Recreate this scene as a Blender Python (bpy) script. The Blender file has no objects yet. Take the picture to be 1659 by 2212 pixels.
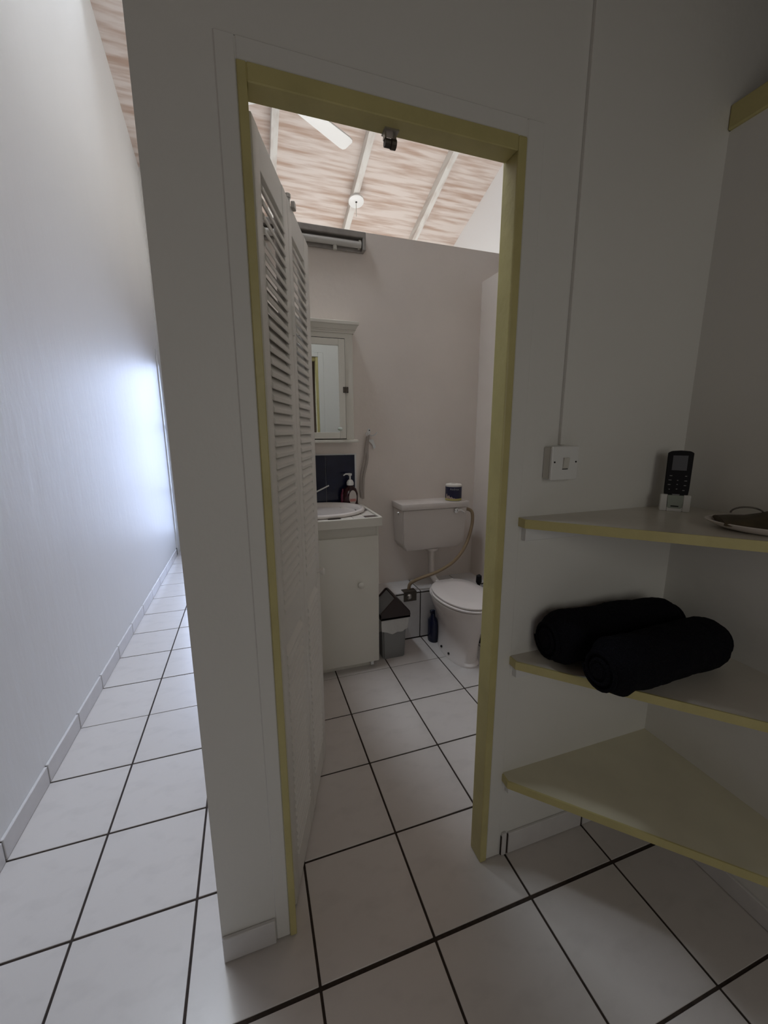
import bpy, bmesh, math, random
from mathutils import Vector, Matrix, noise
# ------------------------------------------------------------------ units
T = 0.33                     # one floor tile = 0.33 m; all plan figures below are in tiles
random.seed(7)
scn = bpy.context.scene
col = scn.collection
D2R = math.pi/180
# ------------------------------------------------------------------ camera
f_px = 868.3466649
yaw, pit, rol = 18.53342192*D2R, 11.33155136*D2R, -0.17230468*D2R
fw = Vector((math.sin(yaw)*math.cos(pit), math.cos(yaw)*math.cos(pit), -math.sin(pit)))
r0 = Vector((math.cos(yaw), -math.sin(yaw), 0)); u0 = r0.cross(fw)
cr, sr = math.cos(rol), math.sin(rol)
rt = cr*r0 + sr*u0; up = -sr*r0 + cr*u0
CAM = Vector((-0.27030795, -3.42300571, 4.33294954))
cd = bpy.data.cameras.new('camera'); cam = bpy.data.objects.new('camera', cd); col.objects.link(cam)
m = Matrix.Identity(4)
for i in range(3):
    m[i][0], m[i][1], m[i][2], m[i][3] = rt[i], up[i], -fw[i], CAM[i]*T
cam.matrix_world = m
cd.sensor_fit = 'HORIZONTAL'; cd.sensor_width = 36; cd.lens = f_px*36/1659; cd.clip_start = 0.02
scn.camera = cam
# ------------------------------------------------------------------ world, lights, exposure
w = bpy.data.worlds.new('sky'); scn.world = w; w.use_nodes = True
bg = w.node_tree.nodes['Background']; bg.inputs[0].default_value = (0.72, 0.84, 1.0, 1); bg.inputs[1].default_value = 0.12
scn.view_settings.view_transform = 'Standard'; scn.view_settings.look = 'None'
scn.view_settings.exposure = 0.0; scn.view_settings.gamma = 1.0; scn.view_settings.use_curve_mapping = False
def area(name, loc, target, sx, sy, power, colr, spread=180):
    l = bpy.data.lights.new(name, 'AREA'); l.shape = 'RECTANGLE'; l.size = sx*T; l.size_y = sy*T
    l.energy = power; l.color = colr; l.spread = spread*D2R
    o = bpy.data.objects.new(name, l); col.objects.link(o); o.location = Vector(loc)*T
    o.rotation_euler = (Vector(target)-Vector(loc)).to_track_quat('-Z', 'Y').to_euler()
    return o
area('daylight_hall_door', (-1.9, 13.1, 3.6), (-1.9, 0, 2.0), 1.7, 6.0, 13.5, (0.56, 0.69, 1.0), 64)
area('added_roof_fill', (4.0, 15.2, 3.5), (4.0, 8.0, 9.5), 7.4, 6.2, 128, (0.97, 0.99, 1.0))  # added fill thrown up at the plywood roof from an unseen room
area('added_hall_fill', (-2.3, 4.6, 15.9), (-2.3, 3.2, 0), 0.9, 7.0, 94, (0.82, 0.90, 1.0))  # invented overhead source, brightens hall floor and left wall
area('added_bath_fill', (2.5, 2.6, 16.6), (2.5, 2.0, 0), 2.2, 3.4, 4, (1.0, 0.72, 0.55))  # invented warm overhead fill for the bathroom
area('added_room_fill', (1.15, -8.9, 5.0), (2.4, 0, 2.5), 2.3, 3.6, 5.2, (1.0, 0.97, 0.87))  # added fill from behind the camera for door wall and shelves
area('added_entry_fill', (-2.0, -8.9, 4.0), (-2.2, 0, 3.0), 1.4, 5.0, 1.1, (1.0, 0.96, 1.0))  # added weak fill along the near end of the hall

# ------------------------------------------------------------------ materials
def mat(name, base, rough=0.5, metal=0.0, spec=0.5, noise_amt=0.0, noise_scale=8, bump=0.0, bump_scale=40, stretch=None, trans=0.0, col2=None, ramp=None, rand=0.0, sheen=0.0, coat=0.0):
    m = bpy.data.materials.new(name); m.use_nodes = True
    nt = m.node_tree; b = nt.nodes['Principled BSDF']
    b.inputs['Base Color'].default_value = (*base, 1); b.inputs['Roughness'].default_value = rough
    b.inputs['Metallic'].default_value = metal; b.inputs['Specular IOR Level'].default_value = spec
    if trans: b.inputs['Transmission Weight'].default_value = trans
    if sheen: b.inputs['Sheen Weight'].default_value = sheen
    if coat: b.inputs['Coat Weight'].default_value = coat
    tc = nt.nodes.new('ShaderNodeTexCoord'); mp = nt.nodes.new('ShaderNodeMapping')
    nt.links.new(tc.outputs['Object'], mp.inputs[0])
    if stretch: mp.inputs['Scale'].default_value = stretch
    if noise_amt or col2:
        n = nt.nodes.new('ShaderNodeTexNoise'); n.inputs['Scale'].default_value = noise_scale; n.inputs['Detail'].default_value = 6
        nt.links.new(mp.outputs[0], n.inputs['Vector'])
        mx = nt.nodes.new('ShaderNodeMix'); mx.data_type = 'RGBA'
        c2 = col2 if col2 else tuple(max(0, c*(1-noise_amt)) for c in base)
        mx.inputs[6].default_value = (*base, 1); mx.inputs[7].default_value = (*c2, 1)
        rp = nt.nodes.new('ShaderNodeMapRange'); lo, hi = ramp if ramp else (0.35, 0.7)
        rp.inputs[1].default_value = lo; rp.inputs[2].default_value = hi
        nt.links.new(n.outputs['Fac'], rp.inputs[0]); nt.links.new(rp.outputs[0], mx.inputs[0])
        out = mx.outputs[2]
        if rand:
            oi = nt.nodes.new('ShaderNodeObjectInfo'); hv = nt.nodes.new('ShaderNodeHueSaturation')
            r2 = nt.nodes.new('ShaderNodeMapRange'); r2.inputs[3].default_value = 1-rand; r2.inputs[4].default_value = 1+rand
            nt.links.new(oi.outputs['Random'], r2.inputs[0]); nt.links.new(r2.outputs[0], hv.inputs['Value'])
            nt.links.new(out, hv.inputs['Color']); out = hv.outputs[0]
        nt.links.new(out, b.inputs['Base Color'])
    if bump:
        n2 = nt.nodes.new('ShaderNodeTexNoise'); n2.inputs['Scale'].default_value = bump_scale; n2.inputs['Detail'].default_value = 5
        nt.links.new(mp.outputs[0], n2.inputs['Vector'])
        bp = nt.nodes.new('ShaderNodeBump'); bp.inputs['Strength'].default_value = bump; bp.inputs['Distance'].default_value = 0.01
        nt.links.new(n2.outputs['Fac'], bp.inputs['Height']); nt.links.new(bp.outputs[0], b.inputs['Normal'])
    return m
M = {}
M['wall'] = mat('painted_plaster', (0.80, 0.79, 0.75), 0.5, bump=0.12, bump_scale=30, noise_amt=0.03, noise_scale=2)
M['gable'] = mat('gable_paint', (0.90, 0.91, 0.92), 0.6)
M['wall_gloss'] = mat('gloss_painted_render', (0.88, 0.88, 0.87), 0.56, spec=0.36, bump=0.22, bump_scale=16, stretch=(1, 1, 0.3), noise_amt=0.02, noise_scale=2)
M['bath_wall'] = mat('bathroom_paint', (0.84, 0.76, 0.69), 0.5, bump=0.1, bump_scale=30, noise_amt=0.05, noise_scale=3)
M['tile'] = mat('ceramic_floor_tile', (0.65, 0.61, 0.58), 0.27, noise_amt=0.09, noise_scale=9, stretch=(1, 1.8, 1), rand=0.015, ramp=(0.5, 0.75))
M['grout'] = mat('dark_grout', (0.045, 0.030, 0.022), 0.9, noise_amt=0.5, noise_scale=60)
M['skirt'] = mat('skirting_tile', (0.72, 0.70, 0.69), 0.35, noise_amt=0.06, noise_scale=20)
M['yellow'] = mat('yellow_gloss_paint', (0.60, 0.53, 0.235), 0.4, noise_amt=0.12, noise_scale=12, bump=0.15, bump_scale=50)
M['casing'] = mat('white_casing_paint', (0.78, 0.78, 0.77), 0.45, bump=0.1, bump_scale=40)
M['door'] = mat('white_louvre_paint', (0.74, 0.71, 0.66), 0.45, bump=0.05, bump_scale=60)
M['shelf'] = mat('cream_shelf_paint', (0.70, 0.66, 0.58), 0.25, noise_amt=0.07, noise_scale=6, bump=0.06, bump_scale=20)
M['shelf_low'] = mat('worn_cream_shelf_paint', (0.70, 0.66, 0.50), 0.55, noise_amt=0.1, noise_scale=6, bump=0.1, bump_scale=20)
M['ply'] = mat('whitewashed_plywood', (0.74, 0.66, 0.61), 0.7, stretch=(0.75, 7.5, 7.5), noise_scale=2.6, col2=(0.50, 0.36, 0.285), ramp=(0.42, 0.68), bump=0.15, bump_scale=6)
M['low_bounce'] = mat('low_bounce_boards', (0.26, 0.19, 0.15), 0.6, stretch=(0.3, 2, 1), noise_amt=0.3)  # dark brown picked for unseen surfaces so they bounce less light
M['rafter'] = mat('whitewashed_rafter', (0.72, 0.70, 0.66), 0.6, stretch=(2, 0.25, 2), noise_scale=6, col2=(0.55, 0.48, 0.43), ramp=(0.45, 0.7))
M['white'] = mat('white_plastic', (0.80, 0.80, 0.78), 0.35)
M['offwhite'] = mat('aged_white_plastic', (0.66, 0.64, 0.58), 0.35)
M['ceramic'] = mat('white_ceramic', (0.80, 0.74, 0.70), 0.15)
M['cistern'] = mat('cream_cistern_plastic', (0.72, 0.66, 0.61), 0.35)
M['vanity'] = mat('cream_vanity_paint', (0.74, 0.71, 0.63), 0.4, noise_amt=0.03, noise_scale=5)
M['black'] = mat('black_plastic', (0.006, 0.006, 0.008), 0.5, spec=0.25)
M['towel'] = mat('black_terry', (0.009, 0.009, 0.013), 1.0, spec=0.1, bump=1.0, bump_scale=260)
M['metal'] = mat('brushed_metal', (0.45, 0.43, 0.40), 0.35, metal=1.0)
M['dkmetal'] = mat('tarnished_metal', (0.10, 0.085, 0.07), 0.5, metal=0.6)
M['chrome'] = mat('chrome', (0.8, 0.8, 0.8), 0.08, metal=1.0)
M['brass'] = mat('braided_hose', (0.36, 0.27, 0.17), 0.4, metal=0.5, bump=0.5, bump_scale=400)
M['mirror'] = mat('mirror', (0.86, 0.90, 0.88), 0.02, metal=1.0)
M['navy'] = mat('navy_glass_tile', (0.010, 0.013, 0.040), 0.15, noise_amt=0.3, noise_scale=10)
M['navy_print'] = mat('navy_print', (0.010, 0.012, 0.045), 0.4)
M['cherry'] = mat('dark_red_gel', (0.028, 0.002, 0.004), 0.12)
M['pink'] = mat('magenta_plastic', (0.13, 0.012, 0.04), 0.2)
M['label'] = mat('pale_label', (0.55, 0.50, 0.46), 0.5)
M['label_pink'] = mat('pink_label_print', (0.50, 0.20, 0.18), 0.5)
M['bin'] = mat('grey_bin_plastic', (0.24, 0.24, 0.235), 0.35)
M['bin_lid'] = mat('dark_brown_lid', (0.025, 0.012, 0.010), 0.35)
M['flap'] = mat('silver_grey_flap', (0.22, 0.23, 0.24), 0.35)
M['liner'] = mat('white_bin_liner', (0.62, 0.61, 0.58), 0.4, bump=0.4, bump_scale=30)
M['dktile'] = mat('brown_mosaic_tile', (0.09, 0.07, 0.065), 0.25)
M['mosaic'] = mat('white_mosaic_tile', (0.72, 0.68, 0.62), 0.25)
M['screen'] = mat('lcd_screen', (0.13, 0.135, 0.15), 0.25)
M['mark'] = mat('grey_print', (0.30, 0.30, 0.30), 0.5)
M['greygreen'] = mat('pale_grey_green_plastic', (0.36, 0.41, 0.36), 0.35)
M['leather'] = mat('brown_leather', (0.085, 0.062, 0.03), 0.6, noise_amt=0.4, noise_scale=30)
M['bead'] = mat('green_glass_bead', (0.01, 0.05, 0.035), 0.15)
M['paper'] = mat('toilet_paper', (0.74, 0.70, 0.63), 0.9)
M['packyel'] = mat('yellow_pack_print', (0.48, 0.42, 0.14), 0.5)
M['fur'] = mat('pale_pack_print', (0.55, 0.42, 0.36), 0.5, noise_amt=0.6, noise_scale=90)
M['cord'] = mat('grey_strap', (0.42, 0.37, 0.33), 0.7)
M['dark'] = mat('dark_hole', (0.01, 0.008, 0.007), 0.8)
M['terrace'] = mat('terrace_concrete', (0.55, 0.53, 0.50), 0.8, noise_amt=0.2)
M['fanw'] = mat('white_fan_enamel', (0.82, 0.82, 0.80), 0.3)
M['tube'] = mat('unlit_tube', (0.62, 0.60, 0.56), 0.3)
M['fixture'] = mat('grey_fixture_metal', (0.36, 0.33, 0.30), 0.45, noise_amt=0.2, noise_scale=20)
M['dkgreen'] = mat('dark_brush_plastic', (0.05, 0.035, 0.02), 0.5)
M['crystal'] = mat('clear_knob', (0.75, 0.80, 0.72), 0.05, spec=0.9)
def glass():
    m = bpy.data.materials.new('window_glass'); m.use_nodes = True; nt = m.node_tree
    for n in list(nt.nodes): nt.nodes.remove(n)
    o = nt.nodes.new('ShaderNodeOutputMaterial'); mx = nt.nodes.new('ShaderNodeMixShader'); t = nt.nodes.new('ShaderNodeBsdfTransparent')
    g = nt.nodes.new('ShaderNodeBsdfGlossy'); g.inputs['Roughness'].default_value = 0.02; fr = nt.nodes.new('ShaderNodeFresnel')
    nt.links.new(fr.outputs[0], mx.inputs[0]); nt.links.new(t.outputs[0], mx.inputs[1]); nt.links.new(g.outputs[0], mx.inputs[2]); nt.links.new(mx.outputs[0], o.inputs[0])
    return m
M['glass'] = glass()

# ------------------------------------------------------------------ mesh helpers (figures in tiles)
class MB:
    def __init__(s): s.bm = bmesh.new()
    def box(s, x0, x1, y0, y1, z0, z1, bev=0.0, seg=1):
        b = bmesh.new(); bmesh.ops.create_cube(b, size=1)
        for v in b.verts: v.co = Vector(((x0+x1)/2+v.co.x*(x1-x0), (y0+y1)/2+v.co.y*(y1-y0), (z0+z1)/2+v.co.z*(z1-z0)))
        if bev: bmesh.ops.bevel(b, geom=list(b.edges), offset=bev, segments=seg, affect='EDGES', profile=0.5)
        return s.add(b)
    def add(s, b, mtx=None):
        if mtx is not None: bmesh.ops.transform(b, matrix=mtx, verts=b.verts)
        me = bpy.data.meshes.new('t'); b.to_mesh(me); b.free(); s.bm.from_mesh(me); bpy.data.meshes.remove(me); return s
    def prism(s, pts, z0, z1, bev=0.0, axis='z'):
        b = bmesh.new(); vs = []
        for z in (z0, z1):
            vs.append([b.verts.new({'z': (p[0], p[1], z), 'y': (p[0], z, p[1]), 'x': (z, p[0], p[1])}[axis]) for p in pts])
        n = len(pts); b.faces.new(vs[0][::-1]); b.faces.new(vs[1])
        for i in range(n): b.faces.new((vs[0][i], vs[0][(i+1) % n], vs[1][(i+1) % n], vs[1][i]))
        bmesh.ops.recalc_face_normals(b, faces=b.faces)
        if bev: bmesh.ops.bevel(b, geom=list(b.edges), offset=bev, segments=1, affect='EDGES')
        return s.add(b)
    def loft(s, rings, cap=True, closed=True):
        b = bmesh.new(); vr = [[b.verts.new(p) for p in r] for r in rings]; n = len(rings[0])
        for a, c in zip(vr[:-1], vr[1:]):
            for i in range(n if closed else n-1):
                b.faces.new((a[i], a[(i+1) % n], c[(i+1) % n], c[i]))
        if cap: b.faces.new(vr[0][::-1]); b.faces.new(vr[-1])
        bmesh.ops.recalc_face_normals(b, faces=b.faces)
        return s.add(b)
    def lathe(s, prof, c=(0, 0, 0), seg=24, sx=1, sy=1, mtx=None):
        rings = [[(c[0]+r*sx*math.cos(2*math.pi*i/seg), c[1]+r*sy*math.sin(2*math.pi*i/seg), c[2]+z) for i in range(seg)] for r, z in prof]
        if mtx is not None: rings = [[mtx @ Vector(p) for p in r] for r in rings]
        return s.loft(rings)
    def tube(s, pts, r, seg=8):
        pts = [Vector(p) for p in pts]; rings = []; prev = None
        for i, p in enumerate(pts):
            d = (pts[min(i+1, len(pts)-1)]-pts[max(i-1, 0)]).normalized()
            a = d.cross(prev if prev else (Vector((0, 0, 1)) if abs(d.z) < .9 else Vector((1, 0, 0)))).normalized() if prev is None else (prev-d*prev.dot(d)).normalized()
            if prev is None: pass
            prev = a; c2 = d.cross(a).normalized(); rr = r[i] if isinstance(r, (list, tuple)) else r
            rings.append([p+(a*math.cos(2*math.pi*k/seg)+c2*math.sin(2*math.pi*k/seg))*rr for k in range(seg)])
        return s.loft(rings)
def spline(pts, n=8):
    P = [Vector(p) for p in pts]; P = [P[0]*2-P[1]]+P+[P[-1]*2-P[-2]]; out = []
    for i in range(1, len(P)-2):
        for k in range(n):
            t = k/n; a, b, c, d = P[i-1:i+3]
            out.append(0.5*((2*b)+(c-a)*t+(2*a-5*b+4*c-d)*t*t+(3*b-a-3*c+d)*t**3))
    out.append(P[-2]); return out
def origin_of(o):
    v = Vector((0, 0, 0))
    while o is not None: v += o.location; o = o.parent
    return v
def obj(name, mb, m, parent=None, loc=None, smooth=False, local=False):
    """link one mesh object. loc = own origin (tiles, world); local: vertices already in the parent's frame"""
    bm = mb.bm; L = Vector(loc) if loc is not None else Vector((0, 0, 0))
    if not local:
        base = Vector(loc) if loc is not None else (origin_of(parent)/T if parent else Vector((0, 0, 0)))
        bmesh.ops.translate(bm, verts=bm.verts, vec=-base)
    bmesh.ops.scale(bm, verts=bm.verts, vec=(T, T, T))
    me = bpy.data.meshes.new(name); bm.to_mesh(me); bm.free()
    me.materials.append(m)
    if smooth:
        for p in me.polygons: p.use_smooth = True
        me.set_sharp_from_angle(angle=smooth*D2R if smooth is not True else 0.7)
    o = bpy.data.objects.new(name, me); col.objects.link(o)
    if parent is not None: o.parent = parent
    if loc is not None:
        o.location = L*T - (origin_of(parent) if parent is not None and not local else Vector((0, 0, 0)))
    return o
def thing(name, label, cat, loc, group=None, rz=0):
    o = bpy.data.objects.new(name, None); col.objects.link(o); o.location = Vector(loc)*T; o.rotation_euler = (0, 0, rz)
    o.empty_display_size = 0.05; o['label'] = label; o['category'] = cat
    if group: o['group'] = group
    return o
def tag(o, label, cat, group=None):
    o['label'] = label; o['category'] = cat
    if group: o['group'] = group
    return o
def struct(name, mb, m, parent=None, **k):
    o = obj(name, mb, m, parent, **k)
    if parent is None: o['kind'] = 'structure'
    return o
def sempty(name, loc=(0, 0, 0)):
    o = bpy.data.objects.new(name, None); col.objects.link(o); o.location = Vector(loc)*T; o['kind'] = 'structure'; return o

# ------------------------------------------------------------------ plan constants
XL, YF, YT = -2.93, -0.56, 0.18       # left wall face, door wall face, door wall thickness
XH = -0.735                           # end of the door wall / hall side of the bathroom partition
XR = 3.82                             # alcove right wall
YB, XBR = 4.53, 4.55                  # bathroom back wall and right wall
HB = 7.93                             # height of the bathroom walls
ZC = 16.83                            # roof ridge height, at y = 0
def roof(y): return ZC - 0.344*y if y >= 0 else ZC + 0.344*y

# ------------------------------------------------------------------ floor
fl = struct('floor', MB().box(XL-0.3, 9.0, -9.2, 15.6, -0.5, -0.008), M['grout'])
def yline(j): return 0.034 if j == -1 else (0.012 if j == 3 else 0.022)
mesh_cache = {}
def floor_tile(x0, x1, y0, y1):
    key = (round(x1-x0, 4), round(y1-y0, 4)); cx, cy = (x0+x1)/2, (y0+y1)/2
    if key in mesh_cache:
        o = bpy.data.objects.new('tile', mesh_cache[key]); col.objects.link(o); o.parent = fl
    else:
        hx, hy = key[0]/2, key[1]/2
        o = obj('tile', MB().box(-hx, hx, -hy, hy, -0.012, 0, bev=0.003), M['tile'], fl, local=True); mesh_cache[key] = o.data
    o.location = (cx*T, cy*T, 0)
def grid(i0, i1, j0, j1, clip):
    for i in range(i0, i1):
        for j in range(j0, j1):
            gx0, gx1 = 0.011, 0.011
            x0, x1, y0, y1 = i+gx0, i+1-gx1, j+yline(j)/2, j+1-yline(j+1)/2
            x0, x1 = max(x0, clip[0]), min(x1, clip[1]); y0, y1 = max(y0, clip[2]), min(y1, clip[3])
            if x1-x0 > 0.03 and y1-y0 > 0.03: floor_tile(x0, x1, y0, y1)
grid(-3, 5, -5, 3, (XL+0.01, XBR-0.01, -5, 99))
grid(-1, 5, 3, 5, (XH+0.25, XBR-0.01, 3, 3.86))
grid(-3, 0, 3, 13, (XL+0.01, XH-0.01, 3, 12.95))
st = MB()                                          # floor beyond what the photograph resolves, one part
for i in range(-3, 9):
    for j in range(-9, -5): st.box(i+.011, i+.989, j+.011, j+.989, -0.012, 0)
for i in range(0, 9):
    for j in range(5, 15): st.box(i+.011, i+.989, j+.011, j+.989, -0.012, 0)
so = obj('tile_field', st, M['tile'], fl); so['kind'] = 'stuff'

# ------------------------------------------------------------------ walls
struct('wall_left', MB().box(XL-0.3, XL, -9.2, 12.9, -0.5, 17.2), M['wall_gloss'])
# door wall (split around the doorway so that it stays one solid)
wf = MB()
wf.box(XH, -0.305, YF, YF+YT, -0.5, 9.5); wf.box(1.93, 8.2, YF, YF+YT, -0.5, 9.5); wf.box(-0.305, 1.93, YF, YF+YT, 6.52, 9.5)
struct('wall_front', wf, M['wall'])
struct('wall_hall', MB().box(XH, XH+0.25, YF+YT, 15.3, -0.5, HB), M['bath_wall'])
struct('wall_back', MB().box(XH+0.25, 8.7, YB, YB+0.3, -0.5, HB), M['bath_wall'])
struct('wall_bathroom_right', MB().box(XBR, XBR+0.3, YF+YT, YB, -0.5, 7.35), M['bath_wall'])
struct('wall_right', MB().box(XR, XR+0.3, -9.2, YF, -0.5, 6.84), M['wall'])
struct('trim_1', MB().box(XR-0.03, XR+0.33, -9.2, YF, 6.84, 7.03, bev=0.012), M['yellow'])   # yellow cap on the low wall
gb = MB().prism([(-9.3, -0.5), (15.6, -0.5), (15.6, roof(15.6)), (0, roof(0)), (-9.3, roof(-9.3))], 8.65, 8.9, axis='x')
struct('wall_gable', gb, M['gable'])
# far outside wall: glazed hall door, plus unseen terrace doors added for roof light
fb = MB(); fb.box(XL-0.3, -2.88, 12.7, 12.95, -0.5, 14); fb.box(-1.0, XH, 12.7, 12.95, -0.5, 14); fb.box(-2.88, -1.0, 12.7, 12.95, 6.75, 14)
struct('wall_hall_end', fb, M['wall'])
fb = MB(); fb.box(XH, 0.2, 14.9, 15.2, -0.5, 12.5); fb.box(7.9, 8.9, 14.9, 15.2, -0.5, 12.5); fb.box(0.2, 7.9, 14.9, 15.2, 6.75, 12.5); fb.box(XH, XH+.25, 12.7, 15.0, HB, 13)
struct('wall_rear', fb, M['wall'])
# room behind the camera
cb = MB(); cb.box(XL-0.3, -2.8, -9.3, -9.0, -0.5, 17); cb.box(-1.2, -0.1, -9.3, -9.0, -0.5, 17); cb.box(2.4, 8.9, -9.3, -9.0, -0.5, 17)
cb.box(-2.8, -1.2, -9.3, -9.0, 6.6, 17); cb.box(-0.1, 2.4, -9.3, -9.0, 6.9, 17); cb.box(-0.1, 2.4, -9.3, -9.0, -0.5, 3.1)
struct('wall_room_rear', cb, M['low_bounce'])
struct('added_dark_lining', MB().box(XL, XL+0.04, -8.98, -0.2, 0.26, 16.5), M['low_bounce'])   # unseen dark lining, added to cut light bouncing beside the camera
struct('added_alcove_lid', MB().box(XH, 8.6, -9.0, YF, 9.5, 9.7), M['low_bounce'])  # unseen lid, added to keep high daylight off the door wall
def glazed(name, x0, x1, y, z0, z1, nx, nz, fr=0.12):
    e = sempty(name, ((x0+x1)/2, y, z0))
    f = MB(); f.box(x0, x1, y-.06, y+.06, z1-fr, z1); f.box(x0, x1, y-.06, y+.06, z0, z0+fr)
    for k in range(nx+1):
        x = x0+fr/2+(x1-x0-fr)*k/nx; f.box(x-fr/2, x+fr/2, y-.06, y+.06, z0+fr, z1-fr)
    for k in range(1, nz): z = z0+(z1-z0)*k/nz; f.box(x0+fr, x1-fr, y-.04, y+.04, z-.04, z+.04)
    obj('frame', f, M['white'], e); obj('pane', MB().box(x0+fr, x1-fr, y-.008, y+.008, z0+fr, z1-fr), M['glass'], e)
    return e
glazed('door_2', -2.88, -1.0, 12.84, 0, 6.75, 1, 3)
glazed('added_terrace_doors', 0.2, 7.9, 15.05, 0, 6.75, 4, 1)  # unseen doors, added in front of the roof fill
glazed('added_room_window', -0.1, 2.4, -9.15, 3.1, 6.9, 2, 2)  # unseen window, added to carry the room fill
glazed('added_rear_door', -2.8, -1.2, -9.15, 0, 6.6, 1, 3)  # unseen glazed door, added to carry the entry fill
struct('ground_outside', MB().box(-30, 40, -40, 45, -0.9, -0.52), M['terrace'])
struct('trim_7', MB().box(XL, XL+0.03, 12.2, 12.7, 0.0, 7.0, bev=0.006), M['white'])

# ------------------------------------------------------------------ roof: plywood panels and rafters
ce = sempty('ceiling', (0, 0, 12))
RX = [-7.3+2.8*k for k in range(6)]
RX = [-1.72, 1.08, 3.88, 6.68]
edges = [XL-0.3] + RX + [8.9]
def slab(mb, x0, x1, ya, yb, off, th):
    b = bmesh.new(); vs = []
    for x in (x0, x1):
        for y in (ya, yb):
            for o_ in (off, off+th): vs.append(b.verts.new((x, y, roof(y)+o_)))
    bmesh.ops.convex_hull(b, input=vs); mb.add(b)
for a, c in zip(edges[:-1], edges[1:]):
    for ya, yb in ((0, 4.6), (4.6, 8.4), (8.4, 15.7), (-9.4, 0)):
        if ya == 4.6 and a < -2: continue
        sky = ya == 0 and (a < -2 or abs(a-1.08) < .1)
        if sky:                                     # skylight bay invented out of view to go with the overhead fills
            p = MB(); ye = 8.1 if a < -2 else 4.3; slab(p, a+0.005, c-0.005, 0.006, 0.9, 0, 0.08); slab(p, a+0.005, c-0.005, ye, 8.394 if a < -2 else 4.594, 0, 0.08); obj('panel', p, M['ply'], ce)
            p = MB(); slab(p, a+0.02, c-0.02, 0.9, ye, 0.03, 0.05); obj('added_skylight_pane', p, M['glass'], ce); continue
        p = MB(); slab(p, a+0.005, c-0.005, ya+(0.006 if ya != 0 else 0), yb-(0.006 if yb != 0 else 0), 0, 0.08)
        obj('panel', p, M['ply'], ce)
for x in RX:
    p = MB(); slab(p, x-0.10, x+0.10, 0, 15.6, -0.34, 0.34); obj('rafter', p, M['rafter'], ce)
    p = MB(); slab(p, x-0.10, x+0.10, -9.2, 0, -0.34, 0.34); obj('rafter', p, M['rafter'], ce)

# ------------------------------------------------------------------ skirting tiles
def skirt(parent, x0, x1, y0, y1, h=0.25, mat_=None):
    obj('tile', MB().box(x0, x1, y0, y1, 0.004, h, bev=0.006), mat_ or M['skirt'], parent)
bl = sempty('baseboard_left', (XL, 0, 0))
obj('grout', MB().box(XL, XL+0.015, -9, 12.2, 0, 0.235), M['grout'], bl)
for j in range(-5, 12): skirt(bl, XL, XL+0.032, j+0.012, j+0.988)
bf = sempty('baseboard_front', (-0.5, YF, 0))
obj('grout', MB().box(XH+.005, -0.315, YF-0.018, YF, 0, 0.23).box(1.95, XR-.03, YF-0.018, YF, 0, 0.23), M['grout'], bf)
skirt(bf, XH+0.005, -0.31, YF-0.034, YF, 0.245)
skirt(bf, 1.955, 2.008, YF-0.03, YF, 0.27); skirt(bf, 2.032, 2.988, YF-0.03, YF); skirt(bf, 3.012, XR-0.04, YF-0.03, YF)
br = sempty('baseboard_right', (XR, -1, 0))
for j in range(-5, 0): skirt(br, XR-0.03, XR, j+0.012 if j > -5 else -5, (j+0.988) if j < -1 else YF-0.04, 0.2)

# ------------------------------------------------------------------ doorway: casing and yellow frame
struct('trim_2', MB().box(-0.305, -0.19, YF-0.012, YF+YT, 0.01, 6.52, bev=0.008), M['wall'])
struct('trim_3', MB().box(1.78, 1.93, YF-0.012, YF+YT, 0.01, 6.52, bev=0.008), M['wall'])
struct('trim_4', MB().box(-0.19, 1.78, YF-0.012, YF+YT, 6.40, 6.52, bev=0.008), M['wall'])
fy0, fy1 = YF-0.02, YF+YT+0.0
struct('trim_5', MB().box(-0.19, -0.135, fy0, fy1, 0, 6.40, bev=0.006), M['yellow'])
struct('trim_6', MB().box(1.705, 1.78, fy0, fy1-0.01, 0, 6.40, bev=0.012, seg=2), M['yellow'])
struct('trim_8', MB().box(-0.135, 1.705, fy0, fy1-0.04, 6.30, 6.40, bev=0.006), M['yellow'])

# ------------------------------------------------------------------ louvred bifold door
dr = sempty('door_1', (-0.12, -0.40, 0)); dr.rotation_euler = (0, 0, math.atan2(0.946, 0.324))
ZT, ZB, TH = 6.29, 0.035, 0.085
slat_mesh = None
def leaf(s0, s1, so0, so1, first):
    global slat_mesh
    f = MB()
    f.box(s0, so0, 0, TH, ZB, ZT, bev=0.01, seg=2); f.box(so1, s1, 0, TH, ZB, ZT, bev=0.01, seg=2)
    f.box(so0, so1, 0.006, TH-.006, 6.05, ZT, bev=0.003); f.box(so0, so1, 0.006, TH-.006, 2.56, 2.87, bev=0.003); f.box(so0, so1, 0.006, TH-.006, ZB, 0.42, bev=0.003)
    lf = obj('leaf', f, M['door'], dr, local=True, smooth=30)
    def slats(za, n, pitch):
        global slat_mesh
        for k in range(n):
            z = za+pitch*(k+0.5)
            if slat_mesh is None or True:
                if (so0, so1) not in slat_cache:
                    m_ = MB(); L = (so1-so0)/2
                    y0_, y1_, r = -0.009, TH-0.012, 0.058; t = 0.012
                    m_.prism([(y0_, -r-t), (y0_+.006, -r-t-.006), (y1_, r-t), (y1_, r+t), (y1_-.004, r+t+.004), (y0_, -r+t)], -L, L, axis='x')
                    o = obj('slat', m_, M['door'], lf, local=True); slat_cache[(so0, so1)] = o.data
                else:
                    o = bpy.data.objects.new('slat', slat_cache[(so0, so1)]); col.objects.link(o); o.parent = lf
                o.location = ((so0+so1)/2*T, 0, z*T)
    slats(2.89, 37, 0.0852); slats(0.43, 25, 0.0852)
    return lf
slat_cache = {}
l1 = leaf(0.02, 0.935, 0.165, 0.775, True)
l2 = leaf(0.945, 1.865, 1.075, 1.645, False)
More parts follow.
